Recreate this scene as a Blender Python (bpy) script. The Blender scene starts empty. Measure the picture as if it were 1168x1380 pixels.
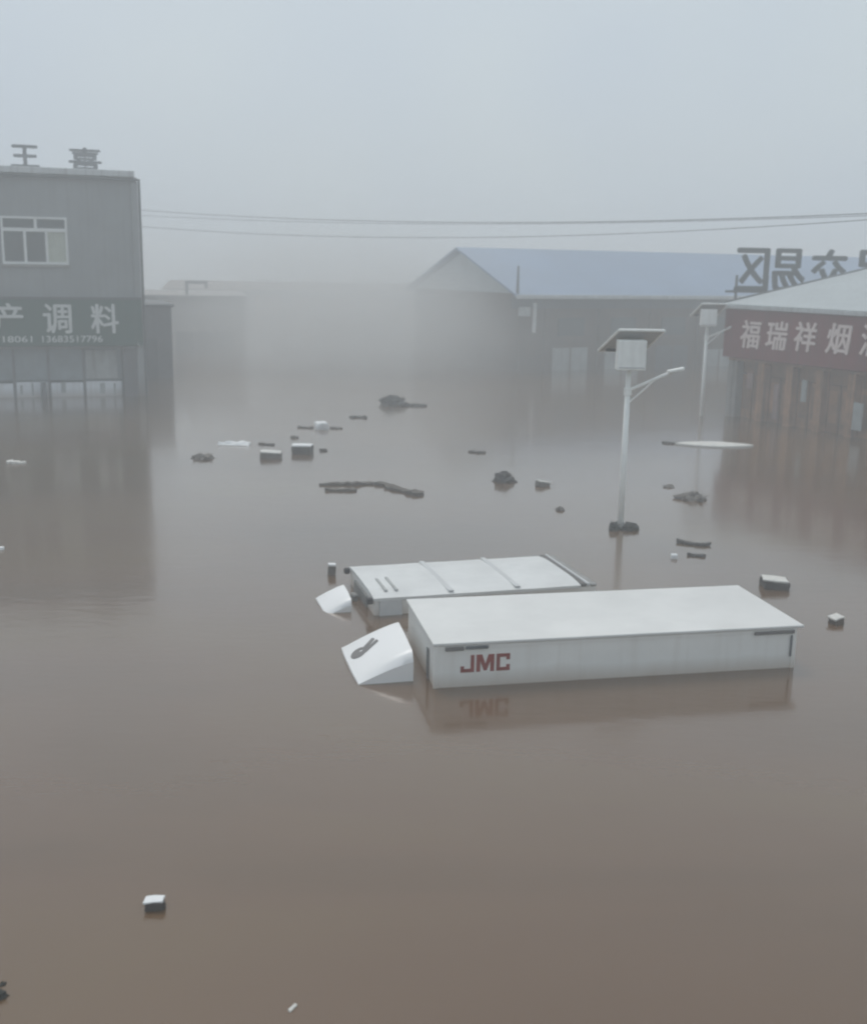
import bpy, bmesh, math, random
from mathutils import Vector, Matrix, noise as mnoise
R = math.radians
random.seed(7)
S = bpy.context.scene
col = S.collection

# ------------------------------------------------------------------ camera
CAM_H, PITCH, ROLL = 5.6, R(12.5), R(1.0)
fw = Vector((0, math.cos(PITCH), -math.sin(PITCH)))
up0 = Vector((0, math.sin(PITCH), math.cos(PITCH)))
rt0 = Vector((1, 0, 0))
rt = rt0 * math.cos(ROLL) + up0 * math.sin(ROLL)
up = -rt0 * math.sin(ROLL) + up0 * math.cos(ROLL)
cd = bpy.data.cameras.new('camera')
cam = bpy.data.objects.new('camera', cd)
col.objects.link(cam)
m3 = Matrix((rt, up, -fw)).transposed()
cam.matrix_world = Matrix.Translation((0, 0, CAM_H)) @ m3.to_4x4()
cd.sensor_fit = 'HORIZONTAL'
cd.sensor_width = 36
cd.lens = 1500 / 1168 * 36
cd.dof.use_dof = True
cd.dof.focus_distance = 15.5
cd.dof.aperture_fstop = 1.3
cd.clip_start = 0.1
cd.clip_end = 3000
S.camera = cam

# ------------------------------------------------------------------ sky, sun, exposure
SUN_EL, SUN_AZ = R(60), R(-20)          # azimuth clockwise from +Y
w = bpy.data.worlds.new('World')
S.world = w
w.use_nodes = True
nt = w.node_tree
nt.nodes.clear()
out = nt.nodes.new('ShaderNodeOutputWorld')
bg = nt.nodes.new('ShaderNodeBackground')
sky = nt.nodes.new('ShaderNodeTexSky')
sky.sky_type = 'NISHITA'
sky.sun_disc = False
sky.sun_elevation = SUN_EL
sky.sun_rotation = SUN_AZ
sky.dust_density = 6
tc = nt.nodes.new('ShaderNodeTexCoord')
nz = nt.nodes.new('ShaderNodeTexNoise')
nz.inputs['Scale'].default_value = 1.7
nz.inputs['Detail'].default_value = 3
nt.links.new(tc.outputs['Generated'], nz.inputs['Vector'])
rp = nt.nodes.new('ShaderNodeValToRGB')
rp.color_ramp.elements[0].position = 0.35
rp.color_ramp.elements[0].color = (4.35, 5.1, 6.05, 1)
rp.color_ramp.elements[1].position = 0.65
rp.color_ramp.elements[1].color = (5.3, 5.95, 6.2, 1)
nt.links.new(nz.outputs['Fac'], rp.inputs['Fac'])
mx = nt.nodes.new('ShaderNodeMix')
mx.data_type = 'RGBA'
mx.inputs['Factor'].default_value = 0.86   # overcast: the cloud deck covers most of the clear sky
nt.links.new(sky.outputs['Color'], mx.inputs['A'])
nt.links.new(rp.outputs['Color'], mx.inputs['B'])
nt.links.new(mx.outputs['Result'], bg.inputs['Color'])
bg.inputs['Strength'].default_value = 0.088
nt.links.new(bg.outputs['Background'], out.inputs['Surface'])

sd = bpy.data.lights.new('sun', 'SUN')
sd.energy = 1.1
sd.angle = R(25)
sd.color = (1, 0.96, 0.9)
sun = bpy.data.objects.new('sun', sd)
col.objects.link(sun)
sdir = Vector((math.sin(SUN_AZ) * math.cos(SUN_EL), math.cos(SUN_AZ) * math.cos(SUN_EL), math.sin(SUN_EL)))
sun.rotation_euler = sdir.to_track_quat('Z', 'Y').to_euler()
sun.location = (0, -20, 40)

S.view_settings.view_transform = 'Standard'
S.view_settings.look = 'None'
S.view_settings.exposure = 0.45
S.view_settings.gamma = 1
S.render.engine = 'CYCLES'
S.cycles.use_denoising = True
S.cycles.volume_bounces = 4
S.cycles.max_bounces = 8
S.cycles.filter_width = 2.2

# ------------------------------------------------------------------ materials
def mat(name, c, rough=0.7, var=0.18, scale=2.0, streak=0.0, bump=0.0, spec=0.4, dirt=None, dirt_amt=0.4, metal=0.0, tide=None):
    """painted / weathered surface: base colour, blotchy variation, vertical streaks of dirt"""
    m = bpy.data.materials.new(name)
    m.use_nodes = True
    n = m.node_tree.nodes
    l = m.node_tree.links
    b = n['Principled BSDF']
    b.inputs['Roughness'].default_value = rough
    b.inputs['Specular IOR Level'].default_value = spec
    b.inputs['Metallic'].default_value = metal
    t = n.new('ShaderNodeTexCoord')
    a = n.new('ShaderNodeTexNoise')
    a.inputs['Scale'].default_value = scale
    a.inputs['Detail'].default_value = 6
    a.inputs['Roughness'].default_value = 0.65
    l.new(t.outputs['Object'], a.inputs['Vector'])
    r = n.new('ShaderNodeMapRange')
    r.inputs['From Min'].default_value = 0.3
    r.inputs['From Max'].default_value = 0.7
    r.inputs['To Min'].default_value = 1 - var
    r.inputs['To Max'].default_value = 1 + var
    l.new(a.outputs['Fac'], r.inputs['Value'])
    mul = n.new('ShaderNodeVectorMath')
    mul.operation = 'SCALE'
    mul.inputs[0].default_value = c
    l.new(r.outputs['Result'], mul.inputs['Scale'])
    last = mul.outputs['Vector']
    if streak > 0:
        mp = n.new('ShaderNodeMapping')
        mp.inputs['Scale'].default_value = (5, 5, 0.35)
        l.new(t.outputs['Object'], mp.inputs['Vector'])
        s2 = n.new('ShaderNodeTexNoise')
        s2.inputs['Scale'].default_value = 1.3
        s2.inputs['Detail'].default_value = 5
        l.new(mp.outputs['Vector'], s2.inputs['Vector'])
        r2 = n.new('ShaderNodeMapRange')
        r2.inputs['From Min'].default_value = 0.48
        r2.inputs['From Max'].default_value = 0.72
        r2.inputs['To Min'].default_value = 0
        r2.inputs['To Max'].default_value = streak
        l.new(s2.outputs['Fac'], r2.inputs['Value'])
        mm = n.new('ShaderNodeMix')
        mm.data_type = 'RGBA'
        l.new(r2.outputs['Result'], mm.inputs['Factor'])
        l.new(last, mm.inputs['A'])
        d = dirt or (0.12, 0.1, 0.08)
        mm.inputs['B'].default_value = (*d, 1)
        last = mm.outputs['Result']
    if tide:
        th_, tcol, tamt = tide
        sp = n.new('ShaderNodeSeparateXYZ')
        l.new(t.outputs['Object'], sp.inputs['Vector'])
        ad = n.new('ShaderNodeMath')
        ad.operation = 'MULTIPLY_ADD'
        l.new(a.outputs['Fac'], ad.inputs[0])
        ad.inputs[1].default_value = -th_ * 1.2
        l.new(sp.outputs['Z'], ad.inputs[2])
        r3 = n.new('ShaderNodeMapRange')
        r3.inputs['From Min'].default_value = -th_ * .6
        r3.inputs['From Max'].default_value = th_ * .45
        r3.inputs['To Min'].default_value = tamt
        r3.inputs['To Max'].default_value = 0
        l.new(ad.outputs['Value'], r3.inputs['Value'])
        m4 = n.new('ShaderNodeMix')
        m4.data_type = 'RGBA'
        l.new(r3.outputs['Result'], m4.inputs['Factor'])
        l.new(last, m4.inputs['A'])
        m4.inputs['B'].default_value = (*tcol, 1)
        last = m4.outputs['Result']
    l.new(last, b.inputs['Base Color'])
    if bump > 0:
        bp = n.new('ShaderNodeBump')
        bp.inputs['Strength'].default_value = bump
        bp.inputs['Distance'].default_value = 0.02
        a2 = n.new('ShaderNodeTexNoise')
        a2.inputs['Scale'].default_value = scale * 9
        a2.inputs['Detail'].default_value = 4
        l.new(t.outputs['Object'], a2.inputs['Vector'])
        l.new(a2.outputs['Fac'], bp.inputs['Height'])
        l.new(bp.outputs['Normal'], b.inputs['Normal'])
    return m

M = {}
M['grey_render'] = mat('grey_render', (0.25, 0.265, 0.265), 0.85, 0.12, 0.5, 0.3, 0.15, dirt=(0.17, 0.17, 0.16), tide=(0.9, (0.13, 0.105, 0.08), 0.8))
M['dark_render'] = mat('dark_render', (0.13, 0.13, 0.135), 0.85, 0.15, 0.6, 0.3, 0.15, dirt=(0.09, 0.085, 0.08))
M['pale_band'] = mat('pale_band', (0.55, 0.57, 0.57), 0.7, 0.1, 1, 0.35)
M['dark_metal'] = mat('dark_metal', (0.07, 0.075, 0.08), 0.6, 0.2, 2)
M['green_sign'] = mat('green_sign', (0.005, 0.055, 0.038), 0.45, 0.15, 0.8, 0.25, dirt=(0.06, 0.07, 0.06))
M['sign_white'] = mat('sign_white', (0.62, 0.64, 0.62), 0.6, 0.1, 3)
M['white_frame'] = mat('white_frame', (0.72, 0.74, 0.72), 0.45, 0.06, 3)
M['white_panel'] = mat('white_panel', (0.78, 0.81, 0.84), 0.5, 0.1, 2, 0.25, dirt=(0.3, 0.27, 0.23), tide=(0.35, (0.3, 0.25, 0.2), 0.6))
M['glass_dark'] = mat('glass_dark', (0.035, 0.045, 0.045), 0.08, 0.2, 1, spec=0.6)
M['glass_shop'] = mat('glass_shop', (0.19, 0.235, 0.25), 0.12, 0.25, 1.2, spec=0.6)
M['curtain'] = mat('curtain', (0.5, 0.53, 0.45), 0.9, 0.1, 3, 0.3, dirt=(0.38, 0.4, 0.34))
M['concrete'] = mat('concrete', (0.3, 0.29, 0.27), 0.9, 0.2, 1, 0.35, 0.2)
M['brick_brown'] = mat('brick_brown', (0.15, 0.095, 0.06), 0.9, 0.3, 0.9, 0.4, 0.3, dirt=(0.08, 0.065, 0.05))
M['hall_wall'] = mat('hall_wall', (0.10, 0.068, 0.046), 0.9, 0.3, 0.5, 0.35, 0.2, dirt=(0.07, 0.065, 0.06))
M['pale_door'] = mat('pale_door', (0.36, 0.38, 0.37), 0.7, 0.2, 1.5, 0.4)
M['pink_door'] = mat('pink_door', (0.3, 0.19, 0.17), 0.7, 0.2, 1.5, 0.4)
M['red_sign'] = mat('red_sign', (0.17, 0.026, 0.028), 0.5, 0.2, 0.8, 0.3, dirt=(0.09, 0.06, 0.055))
M['pink_letter'] = mat('pink_letter', (0.78, 0.66, 0.62), 0.6, 0.08, 3)
M['grey_roof'] = mat('grey_roof', (0.36, 0.4, 0.41), 0.5, 0.1, 0.6, 0.25)
M['roof_letter_grey'] = mat('roof_letter_grey', (0.2, 0.21, 0.22), 0.6, 0.2, 2)  # dark letters lightened in colour to look fainter in the fog
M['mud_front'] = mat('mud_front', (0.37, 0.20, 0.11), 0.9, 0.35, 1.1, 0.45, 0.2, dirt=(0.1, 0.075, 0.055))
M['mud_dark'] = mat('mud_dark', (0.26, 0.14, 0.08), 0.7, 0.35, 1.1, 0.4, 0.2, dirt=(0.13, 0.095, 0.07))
M['rail_dark'] = mat('rail_dark', (0.11, 0.105, 0.1), 0.7, 0.2, 3)
M['mist_wall'] = mat('mist_wall', (0.3, 0.28, 0.26), 0.9, 0.2, 0.4, 0.3)  # warehouse colour pre-faded to fog grey, mist put into the base colour
M['black_letter'] = mat('black_letter', (0.015, 0.025, 0.03), 0.6, 0.2, 2)
M['grey_letter'] = mat('grey_letter', (0.12, 0.13, 0.14), 0.6, 0.2, 2)
M['truck_white'] = mat('truck_white', (0.82, 0.82, 0.785), 0.42, 0.05, 0.9, 0.16, dirt=(0.5, 0.45, 0.38), tide=(0.22, (0.42, 0.33, 0.25), 0.65))
M['truck_roof'] = mat('truck_roof', (0.67, 0.67, 0.65), 0.4, 0.075, 0.9)
M['roof_old'] = mat('roof_old', (0.63, 0.64, 0.63), 0.5, 0.1, 1.2, 0.0)
M['fairing_white'] = mat('fairing_white', (0.84, 0.84, 0.83), 0.3, 0.03, 1.5)
M['roof_seam'] = mat('roof_seam', (0.52, 0.53, 0.53), 0.5, 0.1, 2)
M['tarp_grey'] = mat('tarp_grey', (0.24, 0.24, 0.23), 0.8, 0.2, 3, 0, 0.3)
M['rail_white'] = mat('rail_white', (0.55, 0.56, 0.56), 0.5, 0.1, 3)
M['jmc_red'] = mat('jmc_red', (0.25, 0.03, 0.02), 0.5, 0.35, 6)
M['grey_vent'] = mat('grey_vent', (0.36, 0.37, 0.36), 0.6, 0.15, 4)
M['emblem'] = mat('emblem', (0.17, 0.16, 0.155), 0.4, 0.2, 6)
M['black_rubber'] = mat('black_rubber', (0.025, 0.025, 0.028), 0.6, 0.2, 4)
M['pole_white'] = mat('pole_white', (0.88, 0.9, 0.87), 0.4, 0.08, 2, 0.25, dirt=(0.4, 0.37, 0.33))
M['panel_back'] = mat('panel_back', (0.4, 0.41, 0.41), 0.5, 0.1, 3)
M['solar_cell'] = mat('solar_cell', (0.02, 0.03, 0.06), 0.15, 0.1, 3, spec=0.6)
M['lamp_glass'] = mat('lamp_glass', (0.5, 0.52, 0.5), 0.2, 0.1, 3)
M['wire'] = mat('wire', (0.03, 0.03, 0.035), 0.6, 0.1, 3)
M['deb_dark'] = mat('deb_dark', (0.06, 0.054, 0.048), 0.85, 0.4, 5, 0, 0.5)
M['deb_mid'] = mat('deb_mid', (0.13, 0.115, 0.1), 0.85, 0.35, 5, 0, 0.5)
M['deb_brown'] = mat('deb_brown', (0.1, 0.075, 0.055), 0.85, 0.35, 5, 0, 0.5)
M['deb_pale'] = mat('deb_pale', (0.62, 0.61, 0.57), 0.7, 0.15, 6, 0, 0.3)
M['deb_white'] = mat('deb_white', (0.75, 0.76, 0.76), 0.6, 0.08, 4, 0, 0.2)
M['weed'] = mat('weed', (0.03, 0.032, 0.026), 0.9, 0.4, 8, 0, 0.5)
M['wood'] = mat('wood', (0.08, 0.068, 0.056), 0.85, 0.3, 5, 0.4, 0.4)

def blue_sheet():
    m = mat('blue_sheet', (0.17, 0.25, 0.37), 0.45, 0.12, 0.25, 0.3, dirt=(0.2, 0.24, 0.28))
    n, l = m.node_tree.nodes, m.node_tree.links
    wv = n.new('ShaderNodeTexWave')
    wv.inputs['Scale'].default_value = 1.6
    wv.bands_direction = 'X'
    t = n.new('ShaderNodeTexCoord')
    l.new(t.outputs['Object'], wv.inputs['Vector'])
    bp = n.new('ShaderNodeBump')
    bp.inputs['Distance'].default_value = 0.03
    bp.inputs['Strength'].default_value = 0.5
    l.new(wv.outputs['Fac'], bp.inputs['Height'])
    l.new(bp.outputs['Normal'], n['Principled BSDF'].inputs['Normal'])
    return m
M['blue_sheet'] = blue_sheet()

def water_mat():
    m = bpy.data.materials.new('muddy_water')
    m.use_nodes = True
    n, l = m.node_tree.nodes, m.node_tree.links
    b = n['Principled BSDF']
    b.inputs['IOR'].default_value = 1.33
    b.inputs['Roughness'].default_value = 0.035
    b.inputs['Coat Weight'].default_value = 0.8     # extra reflective coat, added to brighten the water at grazing angles
    b.inputs['Coat IOR'].default_value = 1.5
    b.inputs['Coat Roughness'].default_value = 0.2
    t = n.new('ShaderNodeTexCoord')
    mp = n.new('ShaderNodeMapping')
    mp.inputs['Scale'].default_value = (0.22, 0.5, 1)
    l.new(t.outputs['Object'], mp.inputs['Vector'])
    a = n.new('ShaderNodeTexNoise')
    a.inputs['Scale'].default_value = 0.5
    a.inputs['Detail'].default_value = 5
    a.inputs['Distortion'].default_value = 0.6
    l.new(mp.outputs['Vector'], a.inputs['Vector'])
    r = n.new('ShaderNodeValToRGB')
    r.color_ramp.elements[0].position = 0.3
    r.color_ramp.elements[0].color = (0.092, 0.052, 0.022, 1)
    r.color_ramp.elements[1].position = 0.7
    r.color_ramp.elements[1].color = (0.128, 0.080, 0.034, 1)
    e_ = r.color_ramp.elements.new(0.5)
    e_.color = (0.118, 0.066, 0.032, 1)
    l.new(a.outputs['Fac'], r.inputs['Fac'])
    l.new(r.outputs['Color'], b.inputs['Base Color'])
    a3 = n.new('ShaderNodeTexNoise')
    a3.inputs['Scale'].default_value = 0.28
    a3.inputs['Detail'].default_value = 4
    mp3 = n.new('ShaderNodeMapping')
    mp3.inputs['Scale'].default_value = (0.35, 1.1, 1)
    l.new(t.outputs['Object'], mp3.inputs['Vector'])
    l.new(mp3.outputs['Vector'], a3.inputs['Vector'])
    r3 = n.new('ShaderNodeMapRange')
    r3.inputs['From Min'].default_value = 0.35
    r3.inputs['From Max'].default_value = 0.7
    r3.inputs['To Min'].default_value = 0.08
    r3.inputs['To Max'].default_value = 0.14
    l.new(a3.outputs['Fac'], r3.inputs['Value'])
    l.new(r3.outputs['Result'], b.inputs['Roughness'])
    # slow swell and faint ripples
    a2 = n.new('ShaderNodeTexNoise')
    a2.inputs['Scale'].default_value = 0.9
    a2.inputs['Detail'].default_value = 3
    mp2 = n.new('ShaderNodeMapping')
    mp2.inputs['Scale'].default_value = (0.7, 1.0, 1)
    l.new(t.outputs['Object'], mp2.inputs['Vector'])
    l.new(mp2.outputs['Vector'], a2.inputs['Vector'])
    bp = n.new('ShaderNodeBump')
    bp.inputs['Strength'].default_value = 0.35
    bp.inputs['Distance'].default_value = 0.012
    l.new(a2.outputs['Fac'], bp.inputs['Height'])
    a4 = n.new('ShaderNodeTexNoise')
    a4.inputs['Scale'].default_value = 5.0
    a4.inputs['Detail'].default_value = 3
    mp4 = n.new('ShaderNodeMapping')
    mp4.inputs['Scale'].default_value = (0.45, 1.3, 1)
    l.new(t.outputs['Object'], mp4.inputs['Vector'])
    l.new(mp4.outputs['Vector'], a4.inputs['Vector'])
    bp2 = n.new('ShaderNodeBump')
    bp2.inputs['Strength'].default_value = 0.4
    bp2.inputs['Distance'].default_value = 0.005
    l.new(a4.outputs['Fac'], bp2.inputs['Height'])
    l.new(bp.outputs['Normal'], bp2.inputs['Normal'])
    l.new(bp2.outputs['Normal'], b.inputs['Normal'])
    l.new(bp2.outputs['Normal'], b.inputs['Coat Normal'])
    return m
M['water'] = water_mat()

# ------------------------------------------------------------------ builders
class MB:
    """collects shapes for one mesh object"""
    def __init__(s):
        s.bm = bmesh.new()
    def box(s, x0, x1, y0, y1, z0, z1, bev=0.0, seg=1, mtx=None):
        r = bmesh.ops.create_cube(s.bm, size=1)
        vs = r['verts']
        for v in vs:
            v.co = Vector((x0 + (v.co.x + .5) * (x1 - x0), y0 + (v.co.y + .5) * (y1 - y0), z0 + (v.co.z + .5) * (z1 - z0)))
        if bev > 0:
            es = list({e for v in vs for e in v.link_edges})
            rr = bmesh.ops.bevel(s.bm, geom=es, offset=bev, segments=seg, affect='EDGES', profile=0.5)
            vs = list({v for f in rr['faces'] for v in f.verts} | {v for v in vs if v.is_valid})
        if mtx:
            bmesh.ops.transform(s.bm, matrix=mtx, verts=vs)
        return s
    def tube(s, p0, p1, r0, r1=None, n=10):
        p0, p1 = Vector(p0), Vector(p1)
        r1 = r0 if r1 is None else r1
        d = (p1 - p0)
        q = d.to_track_quat('Z', 'Y').to_matrix().to_4x4()
        bmesh.ops.create_cone(s.bm, cap_ends=True, segments=n, radius1=r0, radius2=r1, depth=d.length,
                              matrix=Matrix.Translation((p0 + p1) / 2) @ q)
        return s
    def quad(s, *ps):
        s.bm.faces.new([s.bm.verts.new(p) for p in ps])
        return s
    def prism(s, poly, axis, d0, d1):
        """extrude polygon of 2-tuples along axis ('y': poly is x,z ; 'x': poly is y,z ; 'z': poly is x,y)"""
        def P(a, b, d):
            return {'y': (a, d, b), 'x': (d, a, b), 'z': (a, b, d)}[axis]
        A = [s.bm.verts.new(P(a, b, d0)) for a, b in poly]
        B = [s.bm.verts.new(P(a, b, d1)) for a, b in poly]
        s.bm.faces.new(A)
        s.bm.faces.new(B[::-1])
        k = len(poly)
        for i in range(k):
            s.bm.faces.new((A[i], A[(i + 1) % k], B[(i + 1) % k], B[i]))
        return s
    def build(s, name, m, parent=None, loc=None, rot=None, smooth=False):
        bmesh.ops.recalc_face_normals(s.bm, faces=s.bm.faces)
        me = bpy.data.meshes.new(name)
        s.bm.to_mesh(me)
        s.bm.free()
        me.materials.append(M[m])
        if smooth:
            for p in me.polygons:
                p.use_smooth = True
        o = bpy.data.objects.new(name, me)
        col.objects.link(o)
        if parent:
            o.parent = parent
        if loc:
            o.location = loc
        if rot:
            o.rotation_euler = rot
        return o

def tag(o, label, cat, group=None):
    o['label'] = label
    o['category'] = cat
    if group:
        o['group'] = group
    return o

def thing(name, label, cat, loc, rz=0, group=None):
    o = bpy.data.objects.new(name, None)
    o.empty_display_size = 0.3
    col.objects.link(o)
    o.location = loc
    o.rotation_euler = (0, 0, rz)
    return tag(o, label, cat, group)

def glyph_mesh(ch, w_, h_, depth, bold=0.02, mirror=False, shear=0.0, fat=0.0):
    """text as solid letters in the XZ plane, front at y = 0, stretched to w_ x h_, centred"""
    cu = bpy.data.curves.new('text', 'FONT')
    cu.body = ch
    cu.size = 1
    cu.extrude = 0.01
    cu.offset = bold
    cu.resolution_u = 3
    o = bpy.data.objects.new('text', cu)
    col.objects.link(o)
    dg = bpy.context.evaluated_depsgraph_get()
    dg.update()
    me = bpy.data.meshes.new_from_object(o.evaluated_get(dg))
    bpy.data.objects.remove(o)
    bpy.data.curves.remove(cu)
    me.materials.clear()
    xs = [v.co.x for v in me.vertices]
    ys = [v.co.y for v in me.vertices]
    cx, cy = (min(xs) + max(xs)) / 2, (min(ys) + max(ys)) / 2
    sx, sy = w_ / (max(xs) - min(xs)), h_ / (max(ys) - min(ys))
    for v in me.vertices:
        x, y, z = (v.co.x - cx) * sx, (v.co.y - cy) * sy, v.co.z
        x += shear * y
        v.co = (-x if mirror else x, -(z + 0.01) / 0.02 * depth, y)
    if mirror:
        me.flip_normals()
    if fat:   # brush weight: the stroke pressed wider, each layer a little proud of the last
        bm = bmesh.new()
        for q, (dx, dz) in enumerate(((0, 0), (-fat, 0), (fat, 0), (0, -fat * .7), (0, fat * .7))):
            c = me.copy()
            c.transform(Matrix.Translation((dx, -.002 * q, dz)))
            bm.from_mesh(c)
            bpy.data.meshes.remove(c)
        bm.to_mesh(me)
        bm.free()
    return me

def letter(ch, w_, h_, depth, m, parent, loc, bold=0.02, mirror=False, shear=0.0, name='letter', fat=0.0):
    me = glyph_mesh(ch, w_, h_, depth, bold, mirror, shear, fat)
    me.name = name
    me.materials.append(M[m])
    o = bpy.data.objects.new(name, me)
    col.objects.link(o)
    o.parent = parent
    o.location = loc
    return o

# ------------------------------------------------------------------ water and haze
wb = MB()
wb.quad((-480, -60, 0), (480, -60, 0), (480, 480, 0), (-480, 480, 0))
water = wb.build('flood_water', 'water')
water['kind'] = 'structure'

hb = MB()
hb.box(-490, 490, -70, 490, -1.0, 11.5)
hm = bpy.data.materials.new('haze_air')
hm.use_nodes = True
hn = hm.node_tree.nodes
hn.remove(hn['Principled BSDF'])
pv = hn.new('ShaderNodeVolumePrincipled')
pv.inputs['Color'].default_value = (0.925, 0.965, 0.985, 1)
pv.inputs['Density'].default_value = 0.0097
pv.inputs['Anisotropy'].default_value = 0.1
hm.node_tree.links.new(pv.outputs['Volume'], hn['Material Output'].inputs['Volume'])
M['haze'] = hm
haze = hb.build('haze', 'haze')
haze['kind'] = 'stuff'

# a denser bank of mist lying over the far end of the street
mm_ = bpy.data.materials.new('mist_air')
mm_.use_nodes = True
mn = mm_.node_tree.nodes
ml = mm_.node_tree.links
mn.remove(mn['Principled BSDF'])
mv = mn.new('ShaderNodeVolumePrincipled')
mv.inputs['Color'].default_value = (0.84, 0.84, 0.825, 1)
mtc = mn.new('ShaderNodeTexCoord')
mgr = mn.new('ShaderNodeTexGradient')
mgr.gradient_type = 'SPHERICAL'
mno = mn.new('ShaderNodeTexNoise')
mno.inputs['Scale'].default_value = 2.3
mno.inputs['Detail'].default_value = 2
mad = mn.new('ShaderNodeMath'); mad.operation = 'MULTIPLY_ADD'
mad.inputs[1].default_value = 1.1
mad.inputs[2].default_value = -0.55
mav = mn.new('ShaderNodeMath'); mav.operation = 'MULTIPLY'
msm = mn.new('ShaderNodeMapRange'); msm.interpolation_type = 'SMOOTHSTEP'
msm.inputs['From Min'].default_value = 0.0
msm.inputs['From Max'].default_value = 0.75
msm.inputs['To Max'].default_value = 0.15
mev = mn.new('ShaderNodeMath'); mev.operation = 'MULTIPLY_ADD'
ml.new(mtc.outputs['Object'], mgr.inputs['Vector'])
ml.new(mtc.outputs['Object'], mno.inputs['Vector'])
ml.new(mno.outputs['Fac'], mad.inputs[0])
ml.new(mad.outputs['Value'], mev.inputs[0])
ml.new(mgr.outputs['Fac'], mev.inputs[1])
ml.new(mgr.outputs['Fac'], mev.inputs[2])
ml.new(mev.outputs['Value'], msm.inputs['Value'])
ml.new(msm.outputs['Result'], mv.inputs['Density'])
ml.new(mv.outputs['Volume'], mn['Material Output'].inputs['Volume'])
M['mist'] = mm_
mist = MB().box(-1, 1, -1, 1, -.09, 1).build('mist', 'mist', None, (-4.6, 65, .6), (0, 0, R(8)))
mist.scale = (15, 14, 8.5)
mist['kind'] = 'stuff'

DEEP = -0.9   # how far buildings and vehicles go on under the water

# ------------------------------------------------------------------ grey two-storey shop building, left
LB = (-12.3, 46.9, 0)
LROT = math.atan2(.32, .95)
b = thing('shop_house', 'grey rendered two-storey building with the green shop sign and a white framed upstairs window', 'building', LB, LROT)
# front wall of the upper storey, around the window opening x -5.27..-2.72, z 5.36..7.24
WX0, WX1, WZ0, WZ1 = -5.24, -2.74, 5.37, 7.22
f = MB()
f.box(-14, WX0, 0, .3, 2.0, 8.75)
f.box(WX1, 0, 0, .3, 2.0, 8.75)
f.box(WX0, WX1, 0, .3, 2.0, WZ0)
f.box(WX0, WX1, 0, .3, WZ1, 8.75)
f.build('front_wall', 'grey_render', b)
MB().box(-.3, 0, .303, 10, DEEP, 8.75).build('side_wall', 'grey_render', b)
MB().box(-14, -.303, 9.7, 10, DEEP, 8.75).build('back_wall', 'grey_render', b)
MB().box(-14, 0.05, 0, 10, 8.753, 8.87).build('roof_slab', 'concrete', b)
MB().box(-14, 0.16, -.2, .12, 8.73, 8.80).build('eave_trim', 'dark_metal', b)
MB().box(-14, -.05, -.12, .1, 8.873, 9.12, .02).build('parapet', 'pale_band', b)
MB().box(-.22, .06, -.07, .1, DEEP, 8.70, .015).build('corner_pier', 'grey_render', b)
MB().tube((.13, .1, DEEP), (.13, .1, 8.72), .05).build('downpipe', 'dark_metal', b)
# window: two transom panes above, three panes below
wf = MB()
mid = (WX0 + WX1) / 2 + .05
TZ = 6.72
th = .055
for x0, x1, z0, z1 in [(WX0, WX1, WZ1 - .09, WZ1), (WX0, WX1, WZ0, WZ0 + .1), (WX0, WX0 + .09, WZ0 + .1, WZ1 - .09), (WX1 - .09, WX1, WZ0 + .1, WZ1 - .09)]:
    wf.box(x0, x1, -.03, .1, z0, z1, .008)
L1, L2 = WX0 + .88, WX0 + 1.68
wf.box(WX0 + .09, WX1 - .09, -.02, .09, TZ - .08, TZ + .06, .008)
wf.box(mid - .06, mid + .06, -.018, .088, TZ + .06, WZ1 - .09, .006)
wf.box(L1 - .06, L1 + .05, -.018, .088, WZ0 + .1, TZ - .08, .006)
wf.box(L2 - .04, L2 + .06, -.018, .088, WZ0 + .1, TZ - .08, .006)
win = wf.build('window', 'white_frame', b)
for x0, x1, z0, z1, m in [(WX0 + .09, mid - .06, TZ + .06, WZ1 - .09, 'glass_dark'), (mid + .06, WX1 - .09, TZ + .06, WZ1 - .09, 'glass_dark'),
                          (WX0 + .09, L1 - .06, WZ0 + .1, TZ - .08, 'glass_dark'), (L1 + .05, L2 - .04, WZ0 + .1, TZ - .08, 'glass_dark')]:
    MB().box(x0, x1, .03, .045, z0, z1).build('pane', m, win)
cb = MB()
nn = 22
cx0, cx1 = L2 + .06, WX1 - .09
prev = None
for i in range(nn + 1):
    x = cx0 + (cx1 - cx0) * i / nn
    y = .05 + .018 * math.sin(i * 2.1) + .008 * math.sin(i * 5.3)
    cur = (cb.bm.verts.new((x, y, WZ0 + .1)), cb.bm.verts.new((x, y, TZ - .08)))
    if prev:
        cb.bm.faces.new((prev[0], cur[0], cur[1], prev[1]))
    prev = cur
o = cb.build('curtain', 'curtain', win)
o['label'] = 'pale curtain behind the right-hand sash'
MB().box(L1 + .3, L1 + .38, .06, .09, WZ0 + .1, TZ - .08).build('curtain_edge', 'curtain', win)
MB().box(WX0 - .06, WX1 + .06, -.09, -.002, WZ0 - .1, WZ0 - .003, .01).build('sill', 'concrete', win)
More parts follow.
